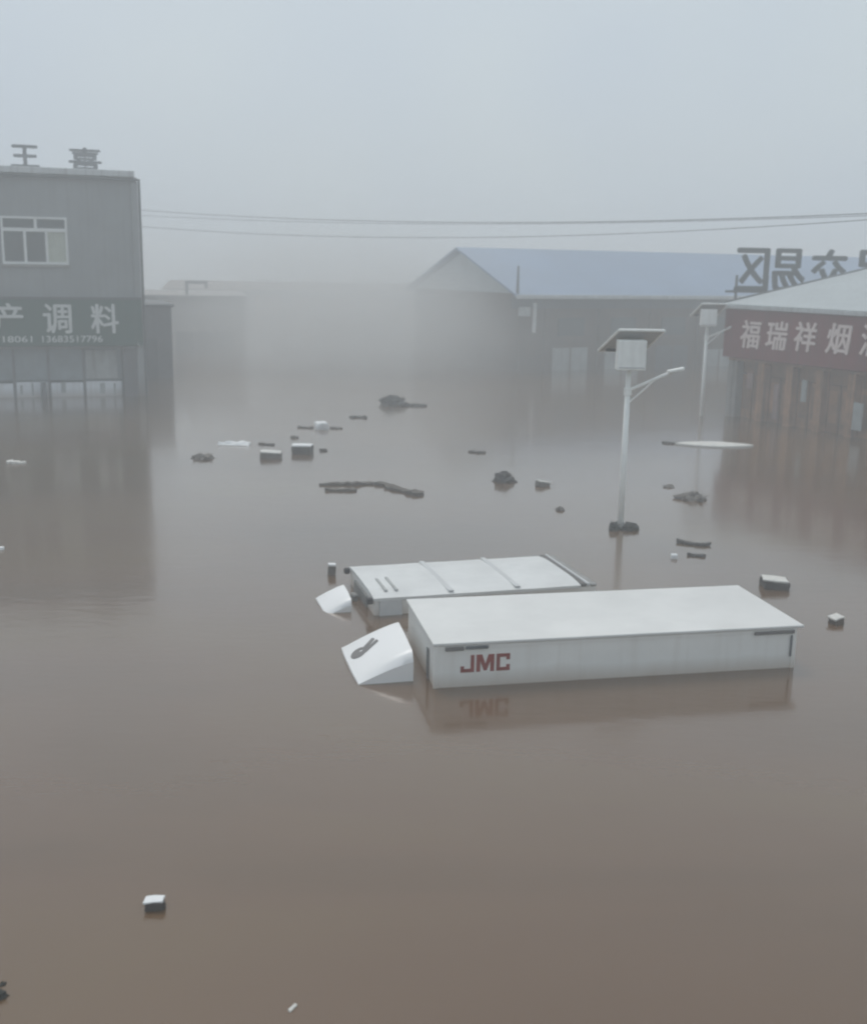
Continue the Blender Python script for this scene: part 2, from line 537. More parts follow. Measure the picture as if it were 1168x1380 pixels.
# ground floor shop front, set back under the sign
MB().box(-14, -.3, 1.2, 1.3, DEEP, 2.0).build('shop_back_wall', 'glass_shop', b)
MB().box(-14, -.3, .303, 1.2, 2.0, 2.12).build('soffit', 'grey_render', b)
MB().box(-.78, -.23, 0.02, .30, DEEP, 1.997).build('shop_pier', 'dark_render', b)
for i, x in enumerate((-2.36, -3.75, -5.1, -6.5, -7.9, -9.3)):
    MB().box(x - .05, x + .05, .42, .5, .0, 1.99, .01).build('mullion', 'grey_letter', b)
edges = [-.8, -2.36, -3.75, -5.1, -6.5, -7.9, -9.3]
for i in range(6):
    x1, x0 = edges[i] - .06, edges[i + 1] + .06
    MB().box(x0, x1, .45, .47, .68, 1.98).build('shop_pane', 'glass_shop', b)
    MB().box(x0, x1, .40, .47, DEEP, .62 - .04 * (i % 2), .012).build('shop_panel', 'white_panel', b)
for x0, x1, z0, z1 in [(-3.3, -3.12, .16, .6), (-1.75, -1.55, .1, .55), (-4.45, -4.38, .05, .58), (-4.9, -4.8, .12, .5), (-1.2, -1.12, .04, .52)]:
    MB().box(x0, x1, .375, .397, z0, z1).build('panel_strip', 'pale_door', b)
MB().box(-2.28, -1.02, .40, .44, .72, 1.93, .01).build('poster_board', 'pale_door', b)
MB().box(-4.1, -3.87, .1, .34, DEEP, .62, .03).build('goods_post', 'grey_letter', b)
MB().tube((-.22, -.12, 2.2), (-.1, -.2, 2.2), .09, .12, 12).build('wall_lamp', 'white_frame', b)

s = thing('shop_sign', 'dark green shop signboard with white characters under the upstairs window', 'sign', LB, LROT)
MB().box(-14, .03, -.28, -.003, 2.13, 4.08, .02).build('sign_panel', 'green_sign', s)
MB().box(-14, .035, -.31, -.283, 4.0, 4.1).build('sign_edge', 'dark_metal', s)
for ch, x, z in [('料', -1.46, 3.24), ('调', -3.3, 3.24), ('产', -5.15, 3.26), ('特', -7.0, 3.26)]:
    letter(ch, 1.06, 1.16, .05, 'sign_white', s, (x, -.282, z), 0, fat=.026)
letter('13718061', 1.9, .26, .01, 'sign_white', s, (-5.25, -.282, 2.42), .01, name='number_line')
letter('13683517796', 2.35, .27, .01, 'sign_white', s, (-2.75, -.282, 2.42), .01, name='number_line')

for ch, x, w_, lab in [('王', -4.2, 1.05, 'dark character with three bars standing on the grey roof, in the mist'),
                       ('喜', -1.88, 1.25, 'dark dense many-stroke character standing on the grey roof, in the mist')]:
    t = thing('roof_letter', lab, 'roof letter', LB, LROT, 'sign characters on the grey building roof')
    letter(ch, w_, .84, .12, 'roof_letter_grey', t, (x, 1.5, 9.62), 0, fat=.03, name='character')
    MB().tube((x, 1.66, 8.875), (x, 1.66, 9.95), .035).build('support_post', 'roof_letter_grey', t)

# ------------------------------------------------------------------ low annex right behind it
a = thing('annex', 'low grey flat-roofed annex beside the two-storey building', 'building', (-12.87, 54.7, 0), LROT)
MB().box(-6, 0, 0, 6, DEEP, 3.42).build('wall', 'dark_render', a)
MB().box(-6, .14, -.14, 6.1, 3.423, 3.55, .02).build('roof_slab', 'dark_metal', a)
MB().box(-1.6, -.7, -.03, -.002, DEEP, 1.9).build('door', 'dark_metal', a)

# ------------------------------------------------------------------ faint buildings down the street
g = thing('warehouse', 'faint low warehouse with a dark opening, seen through the mist beyond the annex', 'building', (-11.9, 70, 0), R(12))
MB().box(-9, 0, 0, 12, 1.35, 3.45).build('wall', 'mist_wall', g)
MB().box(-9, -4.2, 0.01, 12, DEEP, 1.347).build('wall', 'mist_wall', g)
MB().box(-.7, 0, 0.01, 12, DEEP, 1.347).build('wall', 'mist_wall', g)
for i in range(3):
    MB().box(-4.2 + i * 1.17, -3.06 + i * 1.17, .3, .4, DEEP, 1.347).build('shutter', 'dark_metal', g)
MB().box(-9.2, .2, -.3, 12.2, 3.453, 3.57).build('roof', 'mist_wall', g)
g = thing('roof_letter', 'faint angular sign character on the misty warehouse roof beyond the annex', 'roof letter', (-14.9, 70.2, 3.57), R(12))
MB().box(-.68, -.5, 0, .15, .0, .85).box(-.5, .68, 0, .15, .67, .85).box(.5, .68, 0, .15, .4, .67).build('character', 'grey_letter', g)

g = thing('market_hall', 'very faint long low hall closing the street deep in the mist', 'building', (-30, 126, 0), R(4))
MB().box(0, 40, 0, 10, DEEP, 2.6).build('wall', 'brick_brown', g)
MB().prism([(-.6, 2.5), (5, 3.3), (10.6, 2.5), (10.6, 2.62), (5, 3.45), (-.6, 2.62)], 'x', -.5, 40.5).build('roof', 'brick_brown', g)
for i in range(9):
    MB().box(1 + i * 4.3, 3.9 + i * 4.3, -.06, -.002, DEEP, 1.9).build('shutter', 'mud_front', g)

# ------------------------------------------------------------------ blue-roofed hall, right background
HROT = math.atan2(.436, .90)
h = thing('blue_roof_hall', 'long brown market hall with a pale blue sheet roof and gable end, hazy', 'building', (4.44, 61.2, 0), HROT)
LW, GW, EV, RG = 34, 13.5, 4.15, 6.55
MB().box(0, LW, 0, .3, DEEP, EV).build('long_wall', 'hall_wall', h)
gp = MB()
gp.prism([(.3, DEEP), (GW, DEEP), (GW, EV), (GW / 2, RG - .1), (.3, EV + .05)], 'x', 0.01, .3)
gp.build('gable_wall', 'hall_wall', h)
MB().prism([(.3, EV + .03), (GW, EV), (GW / 2, RG - .12)], 'x', -.05, .007).build('gable_haze_sheet', 'grey_roof', h)  # pale sheet over the brown gable, haze put into its colour
ov = .55
sl = (RG - EV) / (GW / 2)
MB().prism([(-ov, EV - ov * sl + .06), (GW / 2, RG), (GW / 2, RG + .12), (-ov, EV - ov * sl + .18)], 'x', -.5, LW).build('roof', 'blue_sheet', h)
MB().prism([(GW + ov, EV - ov * sl + .06), (GW / 2, RG), (GW / 2, RG + .12), (GW + ov, EV - ov * sl + .18)], 'x', -.5, LW).build('roof', 'blue_sheet', h)
MB().box(-.52, LW, -ov - .1, -ov - .005, EV - ov * sl - .02, EV - ov * sl + .2, .02).build('gutter', 'pale_band', h)
MB().box(-.5, LW, -.05, -.003, EV - .75, EV - .12).build('fascia', 'dark_metal', h)
MB().tube((.9, -.12, 2.1), (.9, -.12, 3.7), .11, None, 8).build('downpipe', 'white_frame', h)
MB().box(-.1, .45, -.5, -.053, 3.0, 3.5, .03).build('air_unit', 'pale_door', h)
MB().tube((-.3, -.3, EV - .2), (-.3, -.3, EV + 1.5), .09, .05).build('roof_mast', 'dark_metal', h)
for i in range(9):
    x = 1.6 + i * 3.5
    MB().box(x, x + .35, -.1, -.002, DEEP, 3.38).build('pilaster', 'hall_wall', h)
    d = MB().box(x + .6, x + 2.9, -.04, -.002, DEEP, 1.0 if i % 2 else 1.25).build('shutter', 'pale_door' if i in (0, 1, 3) else 'dark_metal', h)
    MB().box(x + 1.7, x + 1.8, -.055, -.042, DEEP, 1.0 if i % 2 else 1.25).build('shutter_post', 'hall_wall', h)
    MB().box(x + .9, x + 2.6, -.05, -.002, 1.9, 2.9).build('window', 'glass_dark', h)

# ------------------------------------------------------------------ right shop with red sign
RSH = (11.4, 43.8, 0)
RROT = math.atan2(-.884, .467)
k = thing('red_sign_shop', 'brown shop with a shallow grey gable roof and the red signboard', 'building', RSH, RROT)
SL = 12
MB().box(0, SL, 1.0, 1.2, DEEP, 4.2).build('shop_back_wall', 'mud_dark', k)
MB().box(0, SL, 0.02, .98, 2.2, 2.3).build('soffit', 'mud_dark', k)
MB().box(0, .25, .03, 17, DEEP, 4.15).build('side_wall', 'concrete', k)
MB().prism([(.1, 4.1), (8.7, 5.72), (17.3, 4.1)], 'x', .02, .24).build('gable_wall', 'concrete', k)
RT = [(-.25, 4.22), (8.7, 5.87), (8.7, 6.0), (-.25, 4.35)]
MB().prism(RT, 'x', -.25, SL).build('roof', 'grey_roof', k)
MB().prism([(17.6, 4.22), (8.7, 5.87), (8.7, 6.0), (17.6, 4.35)], 'x', -.25, SL).build('roof', 'grey_roof', k)
MB().prism([(-.3, 4.18), (8.7, 5.84), (8.7, 6.05), (-.3, 4.39)], 'x', -.34, -.253).build('verge_trim', 'dark_metal', k)
MB().box(-.3, SL, -.34, -.26, 4.19, 4.33).build('eave_trim', 'pale_band', k)
# shop front bays under the sign
px_ = [0.3, 1.75, 3.2, 4.65, 6.1, 7.55, 9.0, 10.5]
for i, x in enumerate(px_):
    MB().box(x - .16, x + .16, .06, .5, DEEP, 2.2, .015).build('pillar', 'mud_front' if i else 'concrete', k)
bay = ['mud_front', 'mud_dark', 'mud_front', 'mud_dark', 'mud_front', 'mud_front', 'mud_dark']
for i in range(7):
    x0, x1 = px_[i] + .16, px_[i + 1] - .16
    xm = (x0 + x1) / 2
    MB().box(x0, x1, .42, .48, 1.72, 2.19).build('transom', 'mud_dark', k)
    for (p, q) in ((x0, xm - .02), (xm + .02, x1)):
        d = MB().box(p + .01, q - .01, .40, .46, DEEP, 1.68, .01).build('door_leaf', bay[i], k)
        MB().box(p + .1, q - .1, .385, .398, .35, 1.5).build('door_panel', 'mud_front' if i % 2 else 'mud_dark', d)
for x0, x1, z0, z1, m in [(6.33, 6.75, .3, 1.25, 'pale_door'), (2.55, 2.8, .2, 1.5, 'pink_door'), (3.9, 4.15, 1.0, 1.8, 'pale_door'), (1.1, 1.4, 1.2, 1.8, 'pink_door')]:
    MB().box(x0, x1, .0, .05, z0, z1, .01).build('poster_board', m, k)

s = thing('shop_sign', 'dark red shop signboard with pale pink brush characters', 'sign', RSH, RROT)
MB().box(-.12, SL, -.2, 0.0, 2.33, 4.17, .02).build('sign_panel', 'red_sign', s)
for ch, x, z in [('福', 1.36, 3.26), ('瑞', 2.72, 3.30), ('祥', 4.1, 3.34), ('烟', 5.62, 3.37), ('酒', 7.1, 3.4), ('店', 8.6, 3.4)]:
    letter(ch, .98, 1.02, .04, 'pink_letter', s, (x, -.202, z), 0, shear=.1, fat=.024)

# ------------------------------------------------------------------ roof letters seen from behind: 交易区
t = thing('roof_sign', 'large dark characters on a frame, seen from behind above the grey shop roof', 'sign', (0, 52, 0), 0)
for ch, x, w_ in [('区', 14.3, 1.42), ('易', 15.98, 1.4), ('交', 17.78, 1.55), ('品', 19.7, 1.55)]:
    letter(ch, w_, 1.86, .16, 'black_letter', t, (x, 0, 5.66), 0, mirror=True, fat=.05)
MB().box(13.2, 21, .0, .1, 4.62, 4.72).build('rail', 'dark_metal', t)
for x in (13.7, 15.1, 16.7, 18.6, 20.6):
    MB().box(x - .05, x + .05, .105, .2, DEEP, 5.4).build('post', 'dark_metal', t)

# ------------------------------------------------------------------ solar street lamps
def lamp(loc, lab, rz=0, tilt=0):
    t = thing('street_lamp', lab, 'street lamp', loc, rz, 'solar street lamps along the flooded road')
    t.rotation_euler = (0, tilt, rz)
    MB().tube((0, 0, DEEP), (0, 0, 3.62), .075, .055, 14).build('pole', 'pole_white', t, smooth=True)
    bx = MB().box(-.3, .3, -.32, .02, 3.50, 4.14, .025, 2).build('battery_box', 'pole_white', t)
    MB().box(-.27, .27, -.332, -.322, 3.55, 3.57).build('box_seam', 'panel_back', bx)
    # panel: high edge towards the viewer, sloping down and away
    P = [Vector((-.30, -.35, 4.33)), Vector((.64, -.35, 4.33)), Vector((.42, .75, 3.82)), Vector((-.56, .75, 3.82))]
    nrm = (P[1] - P[0]).cross(P[3] - P[0]).normalized()
    mb = MB()
    A = [mb.bm.verts.new(p) for p in P]
    B = [mb.bm.verts.new(p + nrm * .02) for p in P]
    mb.bm.faces.new(A[::-1]); mb.bm.faces.new(B)
    for i in range(4):
        mb.bm.faces.new((A[i], A[(i + 1) % 4], B[(i + 1) % 4], B[i]))
    sp = mb.build('solar_panel', 'panel_back', t)
    mb = MB()
    for i in range(4):
        mb.tube(P[i] + nrm * .02, P[(i + 1) % 4] + nrm * .02, .03, None, 6)
    mb.build('panel_frame', 'pole_white', sp)
    mb = MB()
    c4 = [P[0].lerp(P[2], .06) + nrm * .026, P[1].lerp(P[3], .06) + nrm * .026, P[2].lerp(P[0], .06) + nrm * .026, P[3].lerp(P[1], .06) + nrm * .026]
    mb.quad(*c4)
    mb.build('solar_cell', 'solar_cell', sp)
    MB().tube((0, .02, 3.6), (.03, .1, 4.08), .045).build('bracket', 'pole_white', t)
    MB().tube((-.42, .6, 3.86), (.35, .6, 3.86), .03).build('panel_rail', 'black_rubber', t)
    MB().tube((.03, 0, 3.06), (.86, -.02, 3.44), .035).build('arm', 'pole_white', t)
    MB().tube((.05, 0, 2.80), (.56, -.01, 3.28), .018).build('brace', 'pole_white', t)
    mb = MB()
    mb.box(-.02, .34, -.09, .07, -.03, .03, .02, 2)
    hd = mb.build('lamp_head', 'pole_white', t, loc=(.84, 0, 3.47), rot=(0, R(-12), 0))
    MB().box(.04, .3, -.06, .04, -.036, -.031).build('lens', 'lamp_glass', hd)
    MB().tube((0, 0, 2.95), (0, 0, 3.1), .085, None, 12).build('collar', 'pole_white', t)
    return t
lamp((4.12, 23.9, 0), 'nearer solar street lamp, with dark weed caught round its pole base')
lamp((10.45, 43.6, 0), 'farther hazy solar street lamp beside the red sign shop', R(-4))

# ------------------------------------------------------------------ power lines
def wire(lab, pts, r):
    # parabola through three points, sampled
    p0, p1, p2 = [Vector(p) for p in pts]
    ts = (p1 - p0).length / ((p1 - p0).length + (p2 - p1).length)
    N = 40
    mb = MB()
    prev = None
    for i in range(N + 1):
        t_ = -0.25 + 1.6 * i / N
        a0 = (t_ - ts) * (t_ - 1) / (ts)
        a1 = t_ * (t_ - 1) / (ts * (ts - 1))
        a2 = t_ * (t_ - ts) / (1 - ts)
        p = p0 * a0 + p1 * a1 + p2 * a2
        if prev is not None:
            mb.tube(prev, p, r, None, 6)
        prev = p
    o = mb.build('power_line', 'wire')
    return tag(o, lab, 'power line', 'power lines across the street')
wire('uppermost of the three thin power lines crossing the sky', [(-15.5, 60, 8.15), (.3, 47, 7.33), (12.6, 34, 7.31)], .012)
wire('middle thin power line crossing the sky, just under the uppermost', [(-15.6, 60.4, 7.9), (.3, 47.4, 7.28), (12.75, 34.4, 7.27)], .009)
wire('lowest of the three thin power lines crossing the sky', [(-15.5, 60, 7.32), (.3, 47, 6.72), (12.6, 34, 7.13)], .010)

# ------------------------------------------------------------------ front truck
TROT = R(11.6)
t = thing('box_truck', 'white box truck with red JMC lettering, sunk to its cargo box in the flood', 'truck', (.05, 14.21, 0), TROT)
TL, TW, TH = 5.3, 2.02, .60
cbx = MB().box(0, TL, 0, TW, -1.35, TH, .02, 2).build('cargo_box', 'truck_white', t)
# rails and posts of the box
MB().box(-.012, .05, -.012, .05, -1.3, TH - .002, .006).build('corner_post', 'truck_white', cbx)
MB().box(TL - .06, TL + .012, -.012, .05, -1.3, TH - .002, .006).build('corner_post', 'truck_white', cbx)
MB().box(.05, TL - .06, -.008, .002, TH - .05, TH - .004).build('top_rail', 'truck_white', cbx)
rp_ = MB()
rp_.box(-.03, TL + .11, -.03, TW + .03, TH + .001, TH + .045, .014, 2)
rf = rp_.build('roof_panel', 'truck_roof', t)
for x0, x1 in [(.14, .40), (.42, .74)]:
    MB().box(x0, x1, -.03, -.009, TH - .075 + (.012 if x0 > .3 else 0), TH - .015, .008).build('marker_strip', 'emblem' if x0 < .3 else 'grey_letter', cbx)
MB().box(TL - .66, TL - .03, -.03, -.013, TH - .075, TH - .02, .008).build('marker_strip', 'emblem', cbx)
MB().box(TL - .085, TL - .055, -.03, -.0125, .18, .5, .006).build('door_hinge', 'grey_letter', cbx)
MB().box(-.03, -.013, .35, .42, .0, .45, .006).build('front_bracket', 'grey_letter', cbx)
for q in range(1, 5):
    x = TL * q / 5
    MB().box(x - .007, x + .007, -.0035, .001, -1.2, TH - .052).build('panel_seam', 'truck_white', cbx)
# JMC
jm = MB()
LX, LZ, LH = .36, .205, .245
def bar(x0, x1, z0, z1):
    jm.box(LX + x0, LX + x1, -.006, .001, LZ + z0 * LH, LZ + z1 * LH)
bar(.14, .19, .0, 1.0); bar(.0, .14, .0, .2); bar(.0, .05, .2, .36)
jm.build('letter', 'jmc_red', cbx)
jm = MB()
jm.prism([(LX + a_, LZ + c_ * LH) for a_, c_ in [(.22, 0), (.22, 1), (.30, 1), (.345, .45), (.39, 1), (.47, 1), (.47, 0), (.415, 0), (.415, .6), (.365, .06), (.325, .06), (.275, .6), (.275, 0)]], 'y', -.006, .001)
jm.build('letter', 'jmc_red', cbx)
jm = MB()
bar(.50, .55, 0, 1); bar(.55, .69, .8, 1); bar(.55, .69, 0, .2); bar(.64, .69, .2, .36); bar(.64, .69, .64, .8)
jm.build('letter', 'jmc_red', cbx)
MB().box(-1.7, -.35, .12, 1.9, -1.7, -.05, .15, 4).build('cab', 'fairing_white', t)

def fairing(parent, loc, rot, ln, wd, hh, name='wind_deflector'):
    """curved roof deflector: low front edge, high rear, closed rear and sides, rounded shoulders"""
    bm = bmesh.new()
    NU, NV = 18, 20
    grid = []
    for i in range(NU + 1):
        u = i / NU
        top = .065 + (hh - .065) * (1 - (1 - u) ** 1.3)
        row = []
        for j in range(NV + 1):
            v = j / NV
            e = min(v, 1 - v)
            rr = .10
            zz = top * (1 - max(0, 1 - e / rr) ** 2 * .28) - .02 * (2 * v - 1) ** 2
            row.append(bm.verts.new((u * ln * (1 + .10 * v) + .06 * hh * (abs(2 * v - 1) ** 3) * (1 - u), v * wd, zz - .02)))
        grid.append(row)
    for i in range(NU):
        for j in range(NV):
            bm.faces.new((grid[i][j], grid[i + 1][j], grid[i + 1][j + 1], grid[i][j + 1]))
    # skirts
    def skirt(vs):
        lo = [bm.verts.new((v.co.x, v.co.y, -.35)) for v in vs]
        for q in range(len(vs) - 1):
            bm.faces.new((vs[q], vs[q + 1], lo[q + 1], lo[q]))
    skirt([grid[i][0] for i in range(NU + 1)])
    skirt([grid[i][NV] for i in range(NU + 1)])
    skirt(grid[NU])
    skirt(grid[0])
    bmesh.ops.remove_doubles(bm, verts=bm.verts, dist=.0005)
    mb = MB(); mb.bm.free(); mb.bm = bm
    o = mb.build(name, 'fairing_white', parent, loc, rot, smooth=True)
    for p in o.data.polygons:
        p.use_smooth = p.normal.z > .35
    md = o.modifiers.new('edge', 'EDGE_SPLIT')
    md.split_angle = R(42)
    return o
def top_z(u, hh):
    return .065 + (hh - .065) * (1 - (1 - u) ** 1.3) - .02
FH, FL, FW = .44, .79, 1.52
fr = fairing(t, (-1.02, .28, 0), (0, 0, R(2)), FL, FW, FH)
# dark emblem on the sloping face: oval badge with two spread wings
em = MB()
def slab(poly):
    A = [em.bm.verts.new((x * (1 + .10 * y / FW), y, top_z(x / FL, FH) + .012)) for x, y in poly]
    B = [em.bm.verts.new((x * (1 + .10 * y / FW), y, top_z(x / FL, FH) + .002)) for x, y in poly]
    em.bm.faces.new(A); em.bm.faces.new(B[::-1])
    q = len(poly)
    for i in range(q):
        em.bm.faces.new((A[i], B[i], B[(i + 1) % q], A[(i + 1) % q]))
cx, cy = .165, .86
ring = []
for i in range(24):
    a0, a1 = 2 * math.pi * i / 24, 2 * math.pi * (i + 1) / 24
    def E_(a, kx, ky): return (cx + kx * math.cos(a), cy + ky * math.sin(a))
    def F_(a): return (cx + .035 + .024 * math.cos(a), cy + .03 + .04 * math.sin(a))
    slab([E_(a0, .105, .15), E_(a1, .105, .15), F_(a1), F_(a0)])
slab([(.235, .95), (.262, .86), (.41, 1.05), (.385, 1.12)])
slab([(.24, .85), (.25, .75), (.44, .91), (.43, .985)])
em.build('emblem', 'emblem', fr)

# ------------------------------------------------------------------ second truck, behind
t = thing('box_truck', 'second white truck behind the lettered one, its seamed roof just above the water', 'truck', (-.95, 17.33, 0), R(16.0))
L2_, W2_, H2_ = 3.93, 1.97, .33
bd = MB().box(.02, L2_, .02, W2_ - .02, -1.4, H2_ - .05, .03, 2).build('cargo_box', 'truck_white', t)
rb = MB()
# slightly crowned roof
NX, NY = 24, 12
gr = []
for i in range(NX + 1):
    rw = []
    for j in range(NY + 1):
        x = L2_ * .923 * i / NX
        v = j / NY
        rw.append(rb.bm.verts.new((x, -.02 + (W2_ + .04) * v, H2_ - .03 + .045 * (1 - (2 * v - 1) ** 4) + .002 * math.sin(i * .9))))
    gr.append(rw)
for i in range(NX):
    for j in range(NY):
        rb.bm.faces.new((gr[i][j], gr[i + 1][j], gr[i + 1][j + 1], gr[i][j + 1]))
border = [e for e in rb.bm.edges if len(e.link_faces) == 1]
ex = bmesh.ops.extrude_edge_only(rb.bm, edges=border)
for v in [q for q in ex['geom'] if isinstance(q, bmesh.types.BMVert)]:
    v.co.z -= .05
rfo = rb.build('roof_panel', 'roof_old', t, smooth=False)
for x in (1.33, 2.5):
    MB().box(x - .045, x + .045, .03, W2_ - .03, H2_ - .01, H2_ + .019, .004).build('roof_seam', 'roof_seam', rfo)
for x, y0, y1 in ((.24, .22, .95), (.42, .22, 1.0)):
    MB().box(x, x + .05, y0, y1, H2_ + .012, H2_ + .034, .006).build('vent_slot', 'grey_vent', rfo)
for i, (x0, x1, m, zz) in enumerate([(.925, .952, 'rail_dark', -.005), (.954, .966, 'rail_white', .006), (.968, 1.0, 'tarp_grey', -.02)]):
    MB().box(x0 * L2_, x1 * L2_, -.02, W2_ + .02, H2_ - .06, H2_ + zz, .015).build('rear_rail', m, t)
MB().box(-.012, .018, .5, 1.5, -.3, .2, .01).build('front_panel', 'tarp_grey', t)
MB().box(.1, .48, -.02, .0, -.4, H2_ - .08, .006).build('side_panel', 'rail_white', t)
for y in (.0, 1.86):
    MB().box(-.1, .0, y, y + .11, H2_ - .13, H2_ - .03, .02, 2).build('marker_lamp', 'black_rubber', t)
MB().box(-.16, -.06, .9, 1.1, -.3, .1, .02).build('front_bracket', 'tarp_grey', t)
MB().box(-1.75, -.3, .15, 1.8, -1.9, -.14, .15, 4).build('cab', 'fairing_white', t)
f2 = fairing(t, (-.74, .30, -.05), (R(4), R(4), R(2)), .43, .86, .31)

# ------------------------------------------------------------------ floating debris
def chunk(name, lab, cat, x, y, sx, sy, sz, m, rz=0, tilt=(0, 0), sink=.3, rough=.16, seed=0, lid=None, group='floating debris'):
    """broken, rounded block with uneven faces"""
    mb = MB()
    mb.box(-sx / 2, sx / 2, -sy / 2, sy / 2, -sz * sink, sz * (1 - sink), min(sx, sy, sz) * .2, 2)
    bmesh.ops.subdivide_edges(mb.bm, edges=mb.bm.edges[:], cuts=1, use_grid_fill=True)
    for v in mb.bm.verts:
        n_ = mnoise.noise_vector(v.co * (1.6 / max(sx, .1)) + Vector((seed * 7.3, seed, 0)))
        v.co += Vector((n_.x * sx, n_.y * sy, n_.z * sz * .7)) * rough
    o = mb.build(name, m, None, (x, y, 0), (R(tilt[0]), R(tilt[1]), rz), smooth=False)
    tag(o, lab, cat, group)
    if lid:
        l_ = MB()
        l_.box(-sx / 2 * 1.02, sx / 2 * .96, -sy / 2 * 1.0, sy / 2 * .98, sz * (1 - sink) - .01, sz * (1 - sink) + .16 * sz, min(sx, sy, sz) * .07, 2)
        bmesh.ops.subdivide_edges(l_.bm, edges=l_.bm.edges[:], cuts=1, use_grid_fill=True)
        for v in l_.bm.verts:
            n_ = mnoise.noise_vector(v.co * (2 / max(sx, .1)) + Vector((seed, 3, 1)))
            v.co += Vector((n_.x * sx, n_.y * sy, n_.z * sz)) * rough * .5
        l_.build('top_layer', lid, o)
    return o

def mound(name, lab, cat, x, y, sx, sy, sz, m, seed=0, spikes=14, group='floating debris'):
    """tangled heap: a rough hump plus sticks and leaf scraps poking out"""
    rnd = random.Random(seed)
    bm = bmesh.new()
    bmesh.ops.create_icosphere(bm, subdivisions=3, radius=1)
    for v in bm.verts:
        n_ = mnoise.noise(v.co * 1.7 + Vector((seed * 3.1, 0, 0))) * .6 + mnoise.noise(v.co * 4.5 + Vector((0, seed, 0))) * .45
        k_ = 1 + n_
        v.co = Vector((v.co.x * sx / 2 * k_, v.co.y * sy / 2 * k_, max(-.12, v.co.z * sz * .8 * k_)))
    mb = MB(); mb.bm.free(); mb.bm = bm
    for i in range(spikes):
        a_ = rnd.uniform(0, 6.28)
        r_ = rnd.uniform(.2, .9)
        p = Vector((math.cos(a_) * sx / 2 * r_, math.sin(a_) * sy / 2 * r_, sz * .3))
        q = p + Vector((math.cos(a_) * sx * rnd.uniform(.05, .25), math.sin(a_) * sy * rnd.uniform(.05, .25), sz * rnd.uniform(-.1, .8)))
        mb.tube(p, q, .012 + .02 * sx * rnd.random(), .006, 5)
    for i in range(max(4, spikes)):
        a_ = rnd.uniform(0, 6.28)
        r_ = rnd.uniform(.1, .95) ** .7
        L_ = rnd.uniform(.25, .6) * sx
        h_ = rnd.uniform(.02, .07) * sx
        mt = (Matrix.Translation((math.cos(a_) * sx / 2 * r_, math.sin(a_) * sy / 2 * r_, sz * rnd.uniform(0, .75) * (1.1 - r_)))
              @ Matrix.Rotation(rnd.uniform(0, 6.28), 4, 'Z') @ Matrix.Rotation(rnd.uniform(-.6, .6), 4, 'Y') @ Matrix.Rotation(rnd.uniform(-.7, .7), 4, 'X'))
        mb.box(-L_ / 2, L_ / 2, -L_ * .16, L_ * .16, -h_ / 2, h_ / 2, mtx=mt)
    o = mb.build(name, m, None, (x, y, 0))
    return tag(o, lab, cat, group)

def sheet(name, lab, cat, x, y, sx, sy, lift, m, rz=0, seed=0, group='floating debris'):
    """crumpled floating sheet with an uneven outline and thickness"""
    bm = bmesh.new()
    N_ = 14
    g_ = []
    for i in range(N_ + 1):
        row = []
        for j in range(N_ + 1):
            u, v = i / N_ - .5, j / N_ - .5
            e = 1 + .22 * mnoise.noise(Vector((u * 2, v * 2, seed)))
            z = .015 + lift * max(0, mnoise.noise(Vector((u * 3 + seed, v * 3, 2))) * .9 + .35 - (abs(u) + abs(v)) * .5)
            row.append(bm.verts.new((u * sx * e, v * sy * e * (1 - .55 * (u + .5)), z)))
        g_.append(row)
    for i in range(N_):
        for j in range(N_):
            bm.faces.new((g_[i][j], g_[i + 1][j], g_[i + 1][j + 1], g_[i][j + 1]))
    ex = bmesh.ops.extrude_face_region(bm, geom=bm.faces[:])
    for v in [q for q in ex['geom'] if isinstance(q, bmesh.types.BMVert)]:
        v.co.z -= .03
    mb = MB(); mb.bm.free(); mb.bm = bm
    o = mb.build(name, m, None, (x, y, 0), (0, 0, rz))
    return tag(o, lab, cat, group)

def plank(name, lab, cat, pts, wd, th_, m, seed=0, group='floating debris'):
    """long bent board following a few points on the water"""
    rnd = random.Random(seed)
    mb = MB()
    P = [Vector((*p[:2], p[2] if len(p) > 2 else .02)) for p in pts]
    o0 = P[0].copy()
    P = [p - Vector((o0.x, o0.y, 0)) for p in P]
    Q = []
    for i in range(len(P) - 1):
        for k in range(4):
            q = P[i].lerp(P[i + 1], k / 4)
            Q.append(q + Vector((0, rnd.uniform(-.1, .1) * wd, rnd.uniform(-.3, .3) * th_)))
    P = Q + [P[-1]]
    rows = []
    for i, p in enumerate(P):
        d = (P[min(i + 1, len(P) - 1)] - P[max(i - 1, 0)]).normalized()
        s_ = Vector((-d.y, d.x, 0)).normalized() * wd / 2 * rnd.uniform(.55, 1.2) * (.4 if i in (0, len(P) - 1) else 1)
        z_ = Vector((0, 0, th_))
        rows.append([mb.bm.verts.new(q) for q in (p - s_ - z_ * .5, p + s_ - z_ * .5, p + s_ + z_ * .5, p - s_ + z_ * .5)])
    for i in range(len(rows) - 1):
        for j in range(4):
            mb.bm.faces.new((rows[i][j], rows[i + 1][j], rows[i + 1][(j + 1) % 4], rows[i][(j + 1) % 4]))
    mb.bm.faces.new(rows[0]); mb.bm.faces.new(rows[-1][::-1])
    o = mb.build(name, m, None, (o0.x, o0.y, 0))
    return tag(o, lab, cat, group)

